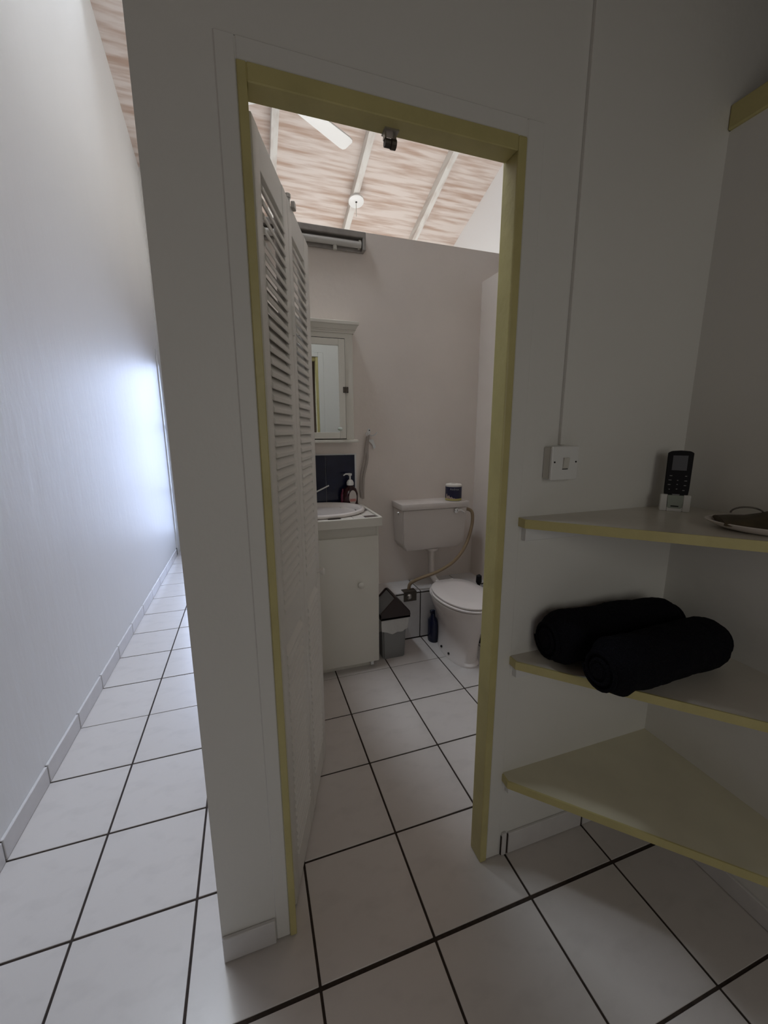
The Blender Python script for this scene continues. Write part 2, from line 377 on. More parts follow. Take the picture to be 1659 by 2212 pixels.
kb = MB().lathe([(0.02, 0), (0.018, -.04), (0.045, -.07), (0.05, -.10), (0.03, -.125), (0.005, -.13)], seg=16, mtx=Matrix.Translation((1.76, 0, 2.70)) @ Matrix.Rotation(-math.pi/2, 4, 'X') @ Matrix.Scale(-1, 4, (0, 0, 1)))
obj('knob', MB().lathe([(0.02, 0), (0.018, .03), (0.04, .05), (0.045, .075), (0.03, .09), (0.005, .095)], seg=16, mtx=Matrix.Translation((1.70, 0, 2.68)) @ Matrix.Rotation(math.pi/2, 4, 'X')), M['door'], dr, local=True, smooth=True); kb.bm.free()
obj('pivot_pin', MB().lathe([(0.02, 0), (0.02, 0.09), (0.028, 0.09), (0.028, 0.12), (0.01, 0.13)], seg=12, mtx=Matrix.Translation((1.10, 0.03, ZT-0.03))).box(1.075, 1.14, -0.035, 0.0, ZT-.03, ZT+0.03, bev=0.006), M['metal'], dr, local=True)
obj('hinge', MB().lathe([(0.018, -0.12), (0.018, 0.12)], seg=10, mtx=Matrix.Translation((0.94, 0.0, 5.3))).lathe([(0.018, -0.12), (0.018, 0.12)], seg=10, mtx=Matrix.Translation((0.94, 0.0, 1.2))), M['door'], dr, local=True)

# latch under the head of the frame
t = thing('roller_catch', 'small dark metal roller catch screwed under the yellow door head', 'catch', (0.77, -0.46, 6.30))
obj('bracket', MB().box(0.725, 0.825, -0.50, -0.42, 6.290, 6.30).box(0.73, 0.742, -0.48, -0.44, 6.25, 6.29).box(0.80, 0.812, -0.48, -0.44, 6.25, 6.29), M['metal'], t)
obj('roller', MB().lathe([(0.026, -0.022), (0.026, 0.018)], seg=12, mtx=Matrix.Translation((0.758, -0.455, 6.235)) @ Matrix.Rotation(math.pi/2, 4, 'Y')), M['dkmetal'], t)
obj('roller', MB().lathe([(0.030, -0.012), (0.030, 0.022)], seg=12, mtx=Matrix.Translation((0.790, -0.465, 6.228)) @ Matrix.Rotation(math.pi/2, 4, 'Y')), M['dkmetal'], t)

# ------------------------------------------------------------------ conduit and light switch
tag(obj('cable_conduit', MB().box(2.275, 2.32, YF-0.035, YF, 4.215, 9.4, bev=0.004), M['wall'], loc=(2.3, YF, 4.2)), 'thin white cable trunking running straight up the wall from the light switch', 'conduit')
t = thing('light_switch', 'square white surface-mounted light switch on wall beside yellow door frame', 'switch', (2.27, YF, 4.07))
obj('back_box', MB().box(2.135, 2.405, YF-0.085, YF, 3.93, 4.20, bev=0.006), M['offwhite'], t)
obj('face_plate', MB().box(2.130, 2.412, YF-0.112, YF-0.085, 3.922, 4.208, bev=0.010, seg=2), M['white'], t)
obj('rocker', MB().prism([(YF-.112, 4.02), (YF-.122, 4.025), (YF-.132, 4.11), (YF-.112, 4.112)], 2.245, 2.30, axis='x'), M['offwhite'], t)
for x in (2.160, 2.382): obj('screw', MB().lathe([(0.008, 0.112), (0.008, 0.1145)], seg=10, mtx=Matrix.Translation((x, YF, 4.075)) @ Matrix.Rotation(math.pi/2, 4, 'X')), M['dark'], t)
obj('rocker_gap', MB().box(2.243, 2.302, YF-.1135, YF-.112, 4.012, 4.019), M['dark'], t)

# ------------------------------------------------------------------ corner shelves
def shelf(z, th, m, lab, nm='corner_shelf'):
    t = thing(nm, lab, 'shelf', (XR, YF, z-th), group='triangular corner shelves')
    A = (1.925, YF); B = (1.925, YF-0.10); C_ = (XR-0.10, YF-0.10-(XR-0.10-1.925)*1.02); D = (XR, C_[1]); E = (XR, YF)
    obj('board', MB().prism([A, B, C_, D, E], z-th+0.004, z), m, t)
    # painted front edge band
    d = Vector((C_[0]-B[0], C_[1]-B[1])).normalized(); n = Vector((d.y, -d.x)).normalized()
    if n.y > 0: n = -n
    e = 0.012
    Bp = (B[0]-0.006, B[1]-0.008); Cp = (C_[0]+0.0, C_[1]-0.016)
    eb = MB().prism([(A[0]-e, A[1]), (Bp[0]-e, Bp[1]), (Cp[0], Cp[1]), C_, B, A], z-th, z+0.001)
    obj('front_edge', eb, M['yellow'], t)
    k = MB().box(1.96, XR, YF-0.06, YF, z-th-0.13, z-th, bev=0.004); k.box(XR-0.06, XR, C_[1]+0.05, YF-0.06, z-th-0.13, z-th, bev=0.004)
    obj('batten', k, M['casing'], t)
    return t
shelf(3.60, 0.075, M['shelf'], 'top triangular corner shelf with yellow edge, holding the remote control')
shelf(2.28, 0.075, M['shelf'], 'middle triangular corner shelf with yellow edge, carrying two rolled towels')
shelf(1.00, 0.075, M['shelf_low'], 'lowest triangular corner shelf, empty cream board with yellow edge')

# ------------------------------------------------------------------ rolled towels
def towel(c, ang, L, R, lab, tilt=0.0, seed=0):
    t = thing('rolled_towel', lab, 'towel', (c[0], c[1], c[2]), group='black towels on the middle shelf')
    rings = []; N = 40; K = 30
    axis = Vector((math.cos(ang), math.sin(ang), tilt)).normalized(); side = Vector((0, 0, 1)).cross(axis).normalized(); upv = axis.cross(side)
    def prof(u):   # rounded soft ends
        e = 0.16/L; q = min(u, 1-u)
        return 1.0 if q > e else math.sqrt(max(0.0, 1-((e-q)/e)**2))*0.30+0.70*(q/e)**0.3
    cc = Vector((c[0], c[1], c[2]+R*0.98))
    for i in range(N+1):
        u = i/N; rr = R*prof(max(0.0006, min(0.9994, u)))
        band = -0.02*R if abs(u-0.80) < 0.045 or abs(u-0.2) < 0.03 else 0
        ring = []
        for k in range(K):
            a = 2*math.pi*k/K; s_ = 1+0.04*(a/(2*math.pi)) 
            p = axis*(u-0.5)*L + (side*math.cos(a)*0.93+upv*math.sin(a))*(rr*s_+band)
            nz = noise.noise((p+Vector((seed, 0, 0)))*6)*0.022*min(1, prof(u)+.2)+noise.noise((p+Vector((seed, 5, 0)))*40)*0.006
            ring.append(cc+p+(side*math.cos(a)+upv*math.sin(a))*nz)
        rings.append(ring)
    obj('towel_roll', MB().loft(rings), M['towel'], t, smooth=True)
    for sgn in (-1, 1):                                # spiral of the folded edge at each end
        pts = []
        for k in range(70):
            a = k*0.27; r = R*(0.08+0.72*k/70)
            pts.append(cc+axis*(sgn*(L/2-0.012-0.05*(r/R)**3))+(side*math.cos(a)*0.93+upv*math.sin(a))*r)
        obj('spiral_edge', MB().tube(pts, 0.016, 6), M['towel'], t, smooth=True)
    return t
towel((2.84, -0.815, 2.295), -0.06, 1.46, 0.234, 'black rolled towel at the back of middle shelf, against the wall', seed=3)
towel((2.885, -1.258, 2.295), 0.03, 1.40, 0.222, 'black rolled towel in front, overhanging the yellow edge of the middle shelf', seed=9)

# ------------------------------------------------------------------ remote control in its holder
def frame(c, ang, tilt):
    return Matrix.Translation(c) @ Matrix.Rotation(ang, 4, 'Z') @ Matrix.Rotation(tilt, 4, 'X')
ra = math.atan2(-0.17, 0.14)
RC = (3.45, -0.80, 3.60)
F = frame(RC, ra, 0.0)            # local x along the face, local -y towards the room
def addm(mb, F_):
    bmesh.ops.transform(mb.bm, matrix=F_, verts=mb.bm.verts); return mb
h = thing('remote_holder', 'small white plastic bracket standing on top shelf and holding the black remote', 'holder', RC)
obj('body', addm(MB().box(-.115, .115, .0, .07, 0, .15, bev=0.008).box(-.115, -.058, -.03, .0, 0, .155, bev=0.006).box(.058, .115, -.03, .0, 0, .155, bev=0.006).box(-.058, .058, -.03, .0, 0, .04, bev=0.004), F), M['white'], h)
obj('front_insert', addm(MB().prism([(-.055, .04), (-.045, .03), (.045, .03), (.055, .04), (.06, .15), (-.06, .15)], -.034, -.004, axis='y'), F), M['greygreen'], h)
obj('slot', addm(MB().box(-.03, .03, -.036, -.033, .045, .055), F), M['dark'], h)
r_ = thing('remote_control', 'black slim air conditioner remote with grey screen, upright in white holder', 'remote control', (RC[0], RC[1], 3.66))
FR = frame((RC[0]+0.0, RC[1], 3.60), ra, -0.07)
pts = [(-.062, .075), (-.03, .06), (.03, .06), (.062, .075), (.088, .13), (.094, .2), (.096, .535), (.07, .55), (0, .556), (-.07, .55), (-.096, .535), (-.094, .2), (-.088, .13)]
obj('case', addm(MB().prism(pts, -.022, .035, axis='y', bev=0.005), FR), M['black'], r_)
obj('screen', addm(MB().box(-.056, .056, -.0245, -.021, .375, .51, bev=0.001), FR), M['screen'], r_)
for (bx, bz, bw) in [(-.055, .325, .02), (.058, .325, .014), (-.058, .285, .022), (0, .285, .01), (.06, .282, .02), (-.06, .243, .02), (0, .247, .01), (.058, .24, .018), (-.055, .2, .01), (0, .205, .012), (.052, .195, .016)]:
    obj('button', addm(MB().box(bx-bw*.5, bx+bw*.5, -.0245, -.021, bz-.003, bz+.003), FR), M['mark'], r_)
obj('logo', addm(MB().prism([(-.03, .158), (.03, .158), (.022, .146), (-.022, .146)], -.0245, -.021, axis='y'), FR), M['mark'], r_)

# ------------------------------------------------------------------ oval dish with odds and ends
dc = (3.40, -1.64, 3.60)
t = thing('oval_dish', 'white oval dish on the top shelf near the right wall', 'dish', dc)
prof = [(0.02, 0.0), (0.30, 0.0), (0.38, 0.02), (0.43, 0.045), (0.45, 0.062), (0.435, 0.066), (0.37, 0.035), (0.29, 0.014), (0.02, 0.012)]
Fd = Matrix.Translation(dc) @ Matrix.Rotation(-0.785, 4, 'Z')
obj('bowl', MB().lathe(prof, seg=48, sx=1.02, sy=0.73, mtx=Fd), M['ceramic'], t, smooth=True)
b_ = MB()
rg = []
for i in range(9):
    u = i/8; c_ = Vector((dc[0]-0.27+0.5*u-.02, dc[1]+0.27-0.5*u-.02, dc[2]+0.05)); hgt = [0.04, .055, .06, .09, .125, .135, .125, .10, .04][i]
    rg.append([c_+Vector((0.7*math.cos(a), 0.7*math.cos(a), 0))*0.18+Vector((0, 0, max(-0.01, math.sin(a))*hgt)) for a in [2*math.pi*k/14 for k in range(14)]])
tag(obj('leather_pouch', b_.loft(rg), M['leather'], loc=(dc[0], dc[1], dc[2]+.03), smooth=True), 'brown leather item lying in the white oval dish', 'pouch')
t = thing('bead_bracelet', 'dark green beaded bracelet with wire loops on the brown item in the dish', 'bracelet', (dc[0], dc[1], dc[2]+0.1))
for k in range(9):
    p = (dc[0]-0.10+0.04*k-.02, dc[1]+0.02-0.04*k, dc[2]+0.19+0.006*math.sin(k*1.7))
    obj('bead', MB().lathe([(0.003, -.024), (0.018, -.017), (0.024, 0), (0.018, .017), (0.003, .024)], c=p, seg=10, sx=1.25), M['bead'], t, smooth=True)
for cx in (-0.15, 0.0, 0.14):
    pts = [(dc[0]+cx+0.07*math.cos(a), dc[1]-cx-0.07*math.cos(a), dc[2]+0.12+0.05*math.sin(a)) for a in [math.pi*k/12 for k in range(13)]]
    obj('wire_loop', MB().tube(pts, 0.006, 6), M['dkmetal'], t, smooth=True)

# ------------------------------------------------------------------ bathroom: tiled ledge
lg = sempty('trim_9', (3, 4.2, 0))
obj('core', MB().box(XH+.27, XBR, 3.895, YB, -0.008, 1.03), M['grout'], lg)
for j in range(-1, 5):
    x0, x1 = max(j+0.012-0.02, XH+.27), min(j+0.988-0.02, XBR)
    obj('tile', MB().box(x0, x1, 3.87, 3.895, 0.02, 1.0, bev=0.003), M['skirt'], lg)
    obj('tile', MB().box(x0, x1, 3.87, YB, 1.03, 1.055, bev=0.003), M['skirt'], lg)

# ------------------------------------------------------------------ toilet
TX, TYF, TYB = 3.47, 2.25, 3.90
t = thing('toilet', 'white ceramic toilet with closed lid standing in front of tiled ledge', 'toilet', (TX, 3.2, 0))
def egg(cx, cy, w, lf, lb, z, n=36, flat=0.0):
    out = []
    for i in range(n):
        a = 2*math.pi*i/n; s_, c_ = math.sin(a), math.cos(a)
        y = cy-lf*c_ if c_ > 0 else cy-lb*c_
        ww = w*(1 if c_ > 0 else (1-flat*c_*c_*0.25))
        x = cx+ww*(abs(s_)**(0.92 if c_ > 0 else 0.75))*(1 if s_ >= 0 else -1)
        out.append((x, y, z))
    return out
rings = [egg(TX-.02, 3.06, .30, .60, .62, 0), egg(TX-.02, 3.06, .30, .60, .62, .04), egg(TX-.02, 3.08, .28, .57, .62, .07), egg(TX-.01, 3.08, .285, .56, .64, .35), egg(TX, 3.08, .32, .60, .68, .62),
         egg(TX, 3.06, .42, .70, .7, .86), egg(TX, 3.04, .50, .77, .76, 1.05), egg(TX, 3.04, .535, .80, .78, 1.15), egg(TX, 3.04, .54, .81, .78, 1.19), egg(TX, 3.04, .50, .78, .76, 1.20)]
obj('bowl', MB().loft(rings), M['ceramic'], t, smooth=50)
obj('seat', MB().loft([egg(TX, 3.04, .525, .80, .66, 1.203), egg(TX, 3.04, .545, .825, .68, 1.212), egg(TX, 3.04, .545, .825, .68, 1.235), egg(TX, 3.04, .53, .805, .665, 1.245)]), M['ceramic'], t, smooth=40)
ld = obj('lid', MB().loft([egg(TX, 3.04, .505, .785, .68, 1.257), egg(TX, 3.04, .52, .805, .69, 1.264), egg(TX, 3.04, .52, .805, .69, 1.287), egg(TX, 3.04, .49, .78, .67, 1.304), egg(TX, 3.04, .3, .5, .45, 1.312)]), M['ceramic'], t, smooth=40)
obj('gap_shadow', MB().loft([egg(TX, 3.04, .47, .75, .64, 1.244), egg(TX, 3.04, .47, .75, .64, 1.258)]), M['dark'], t)
for x in (TX-.17, TX+.17): obj('hinge', MB().box(x-.04, x+.04, 3.70, 3.77, 1.2, 1.29, bev=0.012), M['ceramic'], t)
for (x, y, zz) in ((TX-.312, 3.22, .10), (TX-.30, 2.93, .10)): obj('bolt_hole', MB().lathe([(0.022, -.02), (0.022, .01)], seg=12, mtx=Matrix.Translation((x, y, zz)) @ Matrix.Rotation(-math.pi/2, 4, 'Y')), M['dark'], t)
obj('lid_spot', MB().lathe([(0.02, 0), (0.02, 0.004)], c=(TX+.10, 2.33, 1.287), seg=10), M['dark'], t)
obj('inlet', MB().tube([(TX-.02, 3.70, 1.0), (TX-.02, 3.86, 1.0), (TX-.02, 3.9, 1.02)], 0.10, 16), M['ceramic'], t, smooth=True)
obj('flush_pipe', MB().tube(spline([(3.36, 4.18, 1.92), (3.36, 4.18, 1.5), (3.37, 4.14, 1.25), (3.45, 3.98, 1.10), (TX-.02, 3.84, 1.06)], 6), 0.065, 16), M['cistern'], t, smooth=True)

# cistern
t = thing('cistern', 'cream plastic toilet cistern hung on the bathroom back wall', 'cistern', (3.33, YB, 1.88))
def rect_ring(x0, x1, y0, y1, z): return [(x0, y0, z), (x1, y0, z), (x1, y1, z), (x0, y1, z)]
cb_ = MB().loft([rect_ring(2.72, 3.96, 4.06, YB, 1.88), rect_ring(2.63, 4.03, 3.985, YB, 2.02), rect_ring(2.60, 4.07, 3.97, YB, 2.77)])
bmesh.ops.bevel(cb_.bm, geom=list(cb_.bm.edges), offset=0.018, segments=2, affect='EDGES')
obj('tank', cb_, M['cistern'], t, smooth=30)
obj('cover', MB().box(2.575, 4.10, 3.94, YB, 2.765, 2.89, bev=0.015, seg=2), M['cistern'], t, smooth=30)
obj('outlet_nut', MB().lathe([(0.13, 1.82), (0.14, 1.83), (0.14, 1.875), (0.1, 1.885)], c=(3.36, 4.18, 0), seg=16), M['cistern'], t, smooth=30)
obj('flush_lever', MB().lathe([(0.055, 0), (0.05, .03), (0.02, .05)], seg=16, mtx=Matrix.Translation((3.80, 3.955, 2.70)) @ Matrix.Rotation(math.pi/2, 4, 'X')).tube([(3.80, 3.90, 2.71), (3.88, 3.895, 2.72), (3.97, 3.90, 2.66)], [0.028, .024, .02], 10), M['chrome'], t, smooth=True)
obj('side_cap', MB().lathe([(0.035, 0), (0.02, .03)], seg=12, mtx=Matrix.Translation((2.60, 4.2, 2.68)) @ Matrix.Rotation(-math.pi/2, 4, 'Y')), M['chrome'], t, smooth=True)

# supply hose and valve box
t = thing('supply_hose', 'brown braided water hose curving down from cistern to the ledge valve', 'hose', (2.75, 4.0, 1.06))
obj('hose', MB().tube(spline([(4.04, 4.08, 2.68), (4.14, 4.04, 2.69), (4.22, 4.0, 2.60), (4.20, 3.98, 2.30), (4.03, 3.93, 1.90), (3.75, 3.9, 1.6), (3.35, 3.88, 1.42), (2.98, 3.90, 1.32), (2.80, 3.98, 1.20), (2.76, 4.0, 1.06)], 8), 0.036, 10), M['brass'], t, smooth=True)
t = thing('valve_box', 'dark square metal valve cover folded over the edge of tiled ledge', 'valve cover', (2.72, 3.86, 0.86))
obj('plate', MB().box(2.60, 2.88, 3.853, 3.868, 0.86, 1.062).box(2.60, 2.88, 3.853, 4.02, 1.057, 1.072), M['dkmetal'], t)
obj('valve', MB().lathe([(0.06, 0), (0.06, .05), (0.03, .08)], seg=12, mtx=Matrix.Translation((2.70, 3.853, 0.98)) @ Matrix.Rotation(math.pi/2, 4, 'X')), M['metal'], t, smooth=30)

# toilet roll
rc = (3.82, 4.13, 2.893)
t = thing('toilet_roll', 'toilet roll in navy printed wrapper standing on the cistern', 'toilet roll', rc)
obj('roll', MB().lathe([(0.155, 0.0), (0.17, 0.01), (0.17, 0.335), (0.15, 0.35), (0.055, 0.352), (0.05, 0.33)], c=rc, seg=32), M['paper'], t, smooth=40)
def arc_band(c, r, a0, a1, zs, n=24, th=0.003):
    rings = []
    for k in range(n+1):
        a = (a0+(a1-a0)*k/n)*D2R; ca, sa = math.cos(a), math.sin(a); z0, z1 = zs(k/n)
        rings.append([(c[0]+r*ca, c[1]+r*sa, c[2]+z0), (c[0]+(r+th)*ca, c[1]+(r+th)*sa, c[2]+z0), (c[0]+(r+th)*ca, c[1]+(r+th)*sa, c[2]+z1), (c[0]+r*ca, c[1]+r*sa, c[2]+z1)])
    return MB().loft(rings)
obj('wrapper', arc_band(rc, 0.170, 150, 360, lambda u: (0.055, 0.30), 36), M['navy_print'], t)
obj('wrapper_foot', arc_band(rc, 0.170, 150, 360, lambda u: (0.012, 0.055), 36), M['packyel'], t)
obj('picture', arc_band(rc, 0.1735, 185, 262, lambda u: (0.05, 0.05+0.11*(1-u)*(0.75+0.25*math.sin(u*24))), 24, 0.002), M['fur'], t)
def text_on(parent, name, s, size, mtx, m, parent_loc):
    cu = bpy.data.curves.new(name, 'FONT'); cu.body = s; cu.size = size*T; cu.align_x = 'CENTER'; cu.extrude = 0.0008
    tmp = bpy.data.objects.new(name+'_t', cu); col.objects.link(tmp)
    dg = bpy.context.evaluated_depsgraph_get(); me = bpy.data.meshes.new_from_object(tmp.evaluated_get(dg)); bpy.data.objects.remove(tmp)
    me.materials.clear(); me.materials.append(m); me.transform(mtx)
    o = bpy.data.objects.new(name, me); col.objects.link(o); o.parent = parent; return o
ta = -112*D2R
mt = Matrix.Translation((0.177*math.cos(ta)*T, 0.177*math.sin(ta)*T, 0.235*T)) @ Matrix.Rotation(ta+math.pi/2, 4, 'Z') @ Matrix.Rotation(math.pi/2, 4, 'X')
text_on(t, 'lettering', 'Andrex', 0.062, mt, M['mark'], rc)

# ------------------------------------------------------------------ toilet brush (right) and dark bag (left) beside the toilet
t = thing('brush_holder', 'brown brush holder with black base behind toilet on the right', 'brush holder', (4.06, 3.42, 0))
obj('base', MB().lathe([(0.20, 0), (0.20, .09), (0.17, .10)], c=(4.06, 3.42, 0), seg=20), M['black'], t, smooth=30)
obj('cup', MB().lathe([(0.16, .10), (0.13, .42), (0.10, .44)], c=(4.06, 3.42, 0), seg=20), M['dkgreen'], t, smooth=30)
obj('handle', MB().tube([(4.06, 3.42, .42), (4.10, 3.44, 1.25)], 0.03, 10).lathe([(0.02, 1.2), (0.06, 1.26), (0.055, 1.40), (0.01, 1.43)], c=(4.10, 3.44, 0), seg=12), M['black'], t, smooth=30)
t = tag(obj('plastic_bottle', MB().loft([egg(3.19, 3.67, .10, .13, .13, 0), egg(3.19, 3.67, .105, .14, .14, .06), egg(3.19, 3.67, .10, .13, .13, .45), egg(3.18, 3.67, .05, .06, .06, .54), egg(3.18, 3.67, .045, .06, .06, .62)], ).box(3.12, 3.22, 3.64, 3.70, .60, .68, bev=0.01), M['navy'], loc=(3.19, 3.67, 0), smooth=40), 'dark blue bottle on floor half hidden behind toilet bowl', 'bottle')

# ------------------------------------------------------------------ swing bin
bx0, bx1, by0, by1 = 1.93, 2.41, 3.27, 3.78
t = thing('swing_bin', 'grey plastic swing bin with dark brown lid between vanity and toilet', 'bin', ((bx0+bx1)/2, (by0+by1)/2, 0))
bb = MB().loft([rect_ring(bx0+.03, bx1-.01, by0+.02, by1-.04, 0), rect_ring(bx0, bx1+.03, by0, by1, .86)])
bmesh.ops.bevel(bb.bm, geom=[e for e in bb.bm.edges if abs(e.verts[0].co.z-e.verts[1].co.z) > .5], offset=0.03, segments=3, affect='EDGES')
obj('body', bb, M['bin'], t, smooth=30)
lr = []
for u, dz, g in ((0, 0.0, 0.012), (.5, 0.0, 0.02), (1, 0.0, 0.014)):
    ring = []
    n = 40
    for k in range(n):
        q = k/n*4; s_ = int(q); fr_ = q-s_
        c0 = [(bx0, by0), (bx1+.03, by0), (bx1+.03, by1), (bx0, by1)]
        a, b2 = c0[s_], c0[(s_+1) % 4]; x = a[0]+(b2[0]-a[0])*fr_; y = a[1]+(b2[1]-a[1])*fr_
        cx, cy = (bx0+bx1)/2, (by0+by1)/2; dx, dy = x-cx, y-cy; L_ = math.hypot(dx, dy)
        low = 0.60-0.07*math.sin(math.pi*fr_)+0.012*math.sin(k*1.3)
        z = low+(0.88-low)*u if u < 1 else 0.87
        if u == 0: z = low
        o_ = g+0.012*math.sin(k*1.9+u*3)
        ring.append((x+dx/L_*o_, y+dy/L_*o_, z))
    lr.append(ring)
obj('liner', MB().loft(lr, cap=False), M['liner'], t, smooth=True)
lx0, lx1 = bx0-.03, bx1+.08
gab = [(lx0, .83), (lx1, .83), (lx1+.01, .90), (lx1-.02, .96), (2.22, 1.25), (2.17, 1.25), (lx0, .98)]
obj('lid', MB().prism(gab, by0-.03, by0-.005, axis='y', bev=0.008).prism(gab, by1-.01, by1+.03, axis='y', bev=0.008).prism([(2.19, 1.20), (2.19, 1.25), (2.23, 1.245), (lx1-.0, .95), (lx1, .83), (lx1-.05, .83), (lx1-.05, .93)], by0-.02, by1, axis='y').box(lx0, lx1, by0-.03, by1+.03, .83, .87), M['bin_lid'], t)
obj('flap', MB().prism([(lx0, .955), (2.185, 1.225), (2.20, 1.20), (lx0+.01, .92)], by0-.004, by1-.012, axis='y'), M['flap'], t)

# ------------------------------------------------------------------ vanity unit
vx0, vx1 = 0.05, 1.81
t = thing('vanity_cabinet', 'cream painted vanity cabinet against the bathroom back wall', 'cabinet', ((vx0+vx1)/2, 3.8, 0))
obj('carcass', MB().box(vx0, vx0+.05, 3.08, 3.85, .15, 2.735).box(vx1-.05, vx1, 3.08, 3.85, .15, 2.735, bev=0.008).box(vx0, vx0+.05, 3.85, YB-.03, 1.07, 2.735).box(vx1-.05, vx1, 3.85, YB-.03, 1.07, 2.735).box(vx0+.05, vx1-.05, 3.08, 3.11, .15, 2.735).box(vx0+.05, vx1-.05, 3.11, 3.84, .15, .20), M['vanity'], t)
obj('door', MB().box(vx0+.02, vx1-.015, 3.045, 3.08, .16, 2.56, bev=0.014, seg=2), M['vanity'], t, smooth=30)
obj('knob', MB().lathe([(0.03, 0), (0.025, .03), (0.055, .055), (0.058, .08), (0.03, .10), (0.005, .105)], seg=16, mtx=Matrix.Translation((1.46, 3.045, 1.70)) @ Matrix.Rotation(math.pi/2, 4, 'X')), M['vanity'], t, smooth=True)
obj('kickboard', MB().box(vx0+.1, vx1-.14, 3.22, 3.25, 0, .15), M['vanity'], t)
obj('foot_clip', MB().box(vx1-.16, vx1-.10, 3.10, 3.22, .06, .15, bev=0.005), M['white'], t)
t = thing('vanity_countertop', 'cream tiled countertop with small brown mosaic squares around basin', 'countertop', ((vx0+vx1)/2, 3.8, 2.74))
cx0, cx1, cy0 = 0.02, 1.845, 2.96
tp = MB(); tp.box(cx0, cx1, cy0, cy0+.06, 2.74, 2.90, bev=0.012, seg=2); tp.box(cx1-.05, cx1, cy0+.055, YB-.02, 2.74, 2.898); tp.box(cx0, cx0+.05, cy0+.055, YB-.02, 2.74, 2.898); hp = []
def rect_pt(a, x0, x1, y0, y1, cx, cy):
    dx, dy = math.cos(a), math.sin(a); ts = []
    if abs(dx) > 1e-6: ts.append(((x1 if dx > 0 else x0)-cx)/dx)
    if abs(dy) > 1e-6: ts.append(((y1 if dy > 0 else y0)-cy)/dy)
    k = min(ts); return (cx+dx*k, cy+dy*k)
angs = sorted([2*math.pi*k/64 for k in range(64)]+[math.atan2(y-3.80, x-0.93) % (2*math.pi) for x in (cx0+.04, cx1-.04) for y in (cy0+.05, YB-.03)])
rr_ = []
for (kind, z) in (('i', 2.74), ('o', 2.74), ('o', 2.87), ('i', 2.87), ('i', 2.74)):
    rr_.append([((0.93+0.735*math.cos(a), 3.80+0.60*math.sin(a), z) if kind == 'i' else (*rect_pt(a, cx0+.04, cx1-.04, cy0+.05, YB-.03, 0.93, 3.80), z)) for a in angs])
tp.loft(rr_, cap=False)
obj('slab', tp, M['vanity'], t)
BX, BY, BRX, BRY = 0.93, 3.80, 0.80, 0.66
n_dark = {(7, 0), (7, 3), (4, 0), (2, 0), (7, 6), (0, 0), (0, 3), (0, 6)}
tx0, ty0, ps = cx0+.06, cy0+.07, 0.214
for i in range(8):
    for j in range(7):
        x, y = tx0+i*ps, ty0+j*ps
        xc, yc = x+ps/2, y+ps/2
        if ((xc-BX)/(BRX-.10))**2+((yc-BY)/(BRY-.10))**2 < 1 or y+ps > YB-.02: continue
        obj('mosaic_tile', MB().box(x+.006, x+ps-.006, y+.006, y+ps-.006, 2.868, 2.884, bev=0.003), M['dktile'] if (i, j) in n_dark else M['mosaic'], t)
t = thing('wash_basin', 'white oval basin with rolled rim set into the vanity countertop', 'basin', (BX, BY, 2.87))
obj('basin', MB().lathe([(0.76, 2.876), (0.80, 2.886), (0.84, 2.90), (0.845, 2.93), (0.82, 2.955), (0.77, 2.955), (0.735, 2.935), (0.70, 2.90), (0.6, 2.66), (0.35, 2.50), (0.06, 2.48), (0.06, 2.46), (0.36, 2.48), (0.62, 2.64), (0.72, 2.87), (0.76, 2.875)], c=(BX, BY, 0), seg=56, sx=BRX/0.83, sy=BRY/0.83), M['ceramic'], t, smooth=60)
obj('drain', MB().lathe([(0.06, 2.483), (0.055, 2.49), (0.01, 2.49)], c=(BX, BY, 0), seg=16), M['chrome'], t)
t = thing('basin_tap', 'white mixer tap with thin lever at the back of basin', 'tap', (0.86, 4.36, 2.88))
obj('body', MB().lathe([(0.07, 2.87), (0.07, 2.9), (0.05, 2.93), (0.045, 3.12), (0.02, 3.15)], c=(0.86, 4.36, 0), seg=16).tube(spline([(0.86, 4.36, 3.05), (0.86, 4.2, 3.12), (0.86, 4.05, 3.08)], 5), 0.035, 12), M['chrome'], t, smooth=30)
obj('lever', MB().tube([(0.86, 4.34, 3.15), (0.95, 4.28, 3.20), (1.16, 4.16, 3.32)], [0.02, .014, .012], 8), M['white'], t, smooth=True)
tag(obj('soap_tray', MB().box(1.06, 1.50, 4.40, 4.505, 2.885, 2.925, bev=0.01), M['dkmetal'], loc=(1.2, 4.45, 2.885)), 'dark shallow tray behind the basin under navy tiles', 'tray')
# pump bottle
pb = (1.62, 4.33, 2.884)
t = thing('pump_bottle', 'dark red soap bottle with white pump and oval label beside basin', 'soap dispenser', pb)
def rr(cx, cy, wx, wy, z, n=24):
    return [(cx+wx*abs(math.cos(a))**.7*(1 if math.cos(a) > 0 else -1), cy+wy*abs(math.sin(a))**.8*(1 if math.sin(a) > 0 else -1), z) for a in [2*math.pi*k/n for k in range(n)]]
obj('bottle', MB().loft([rr(pb[0], pb[1], .14, .075, pb[2]), rr(pb[0], pb[1], .15, .085, pb[2]+.02), rr(pb[0], pb[1], .15, .085, pb[2]+.24), rr(pb[0], pb[1], .12, .075, pb[2]+.33), rr(pb[0]-.0, pb[1], .055, .05, pb[2]+.39), rr(pb[0], pb[1], .05, .05, pb[2]+.42)]), M['cherry'], t, smooth=True)
obj('pump_collar', MB().lathe([(0.066, .405), (0.07, .42), (0.07, .46), (0.05, .50), (0.02, .52)], c=pb, seg=20), M['white'], t, smooth=40)
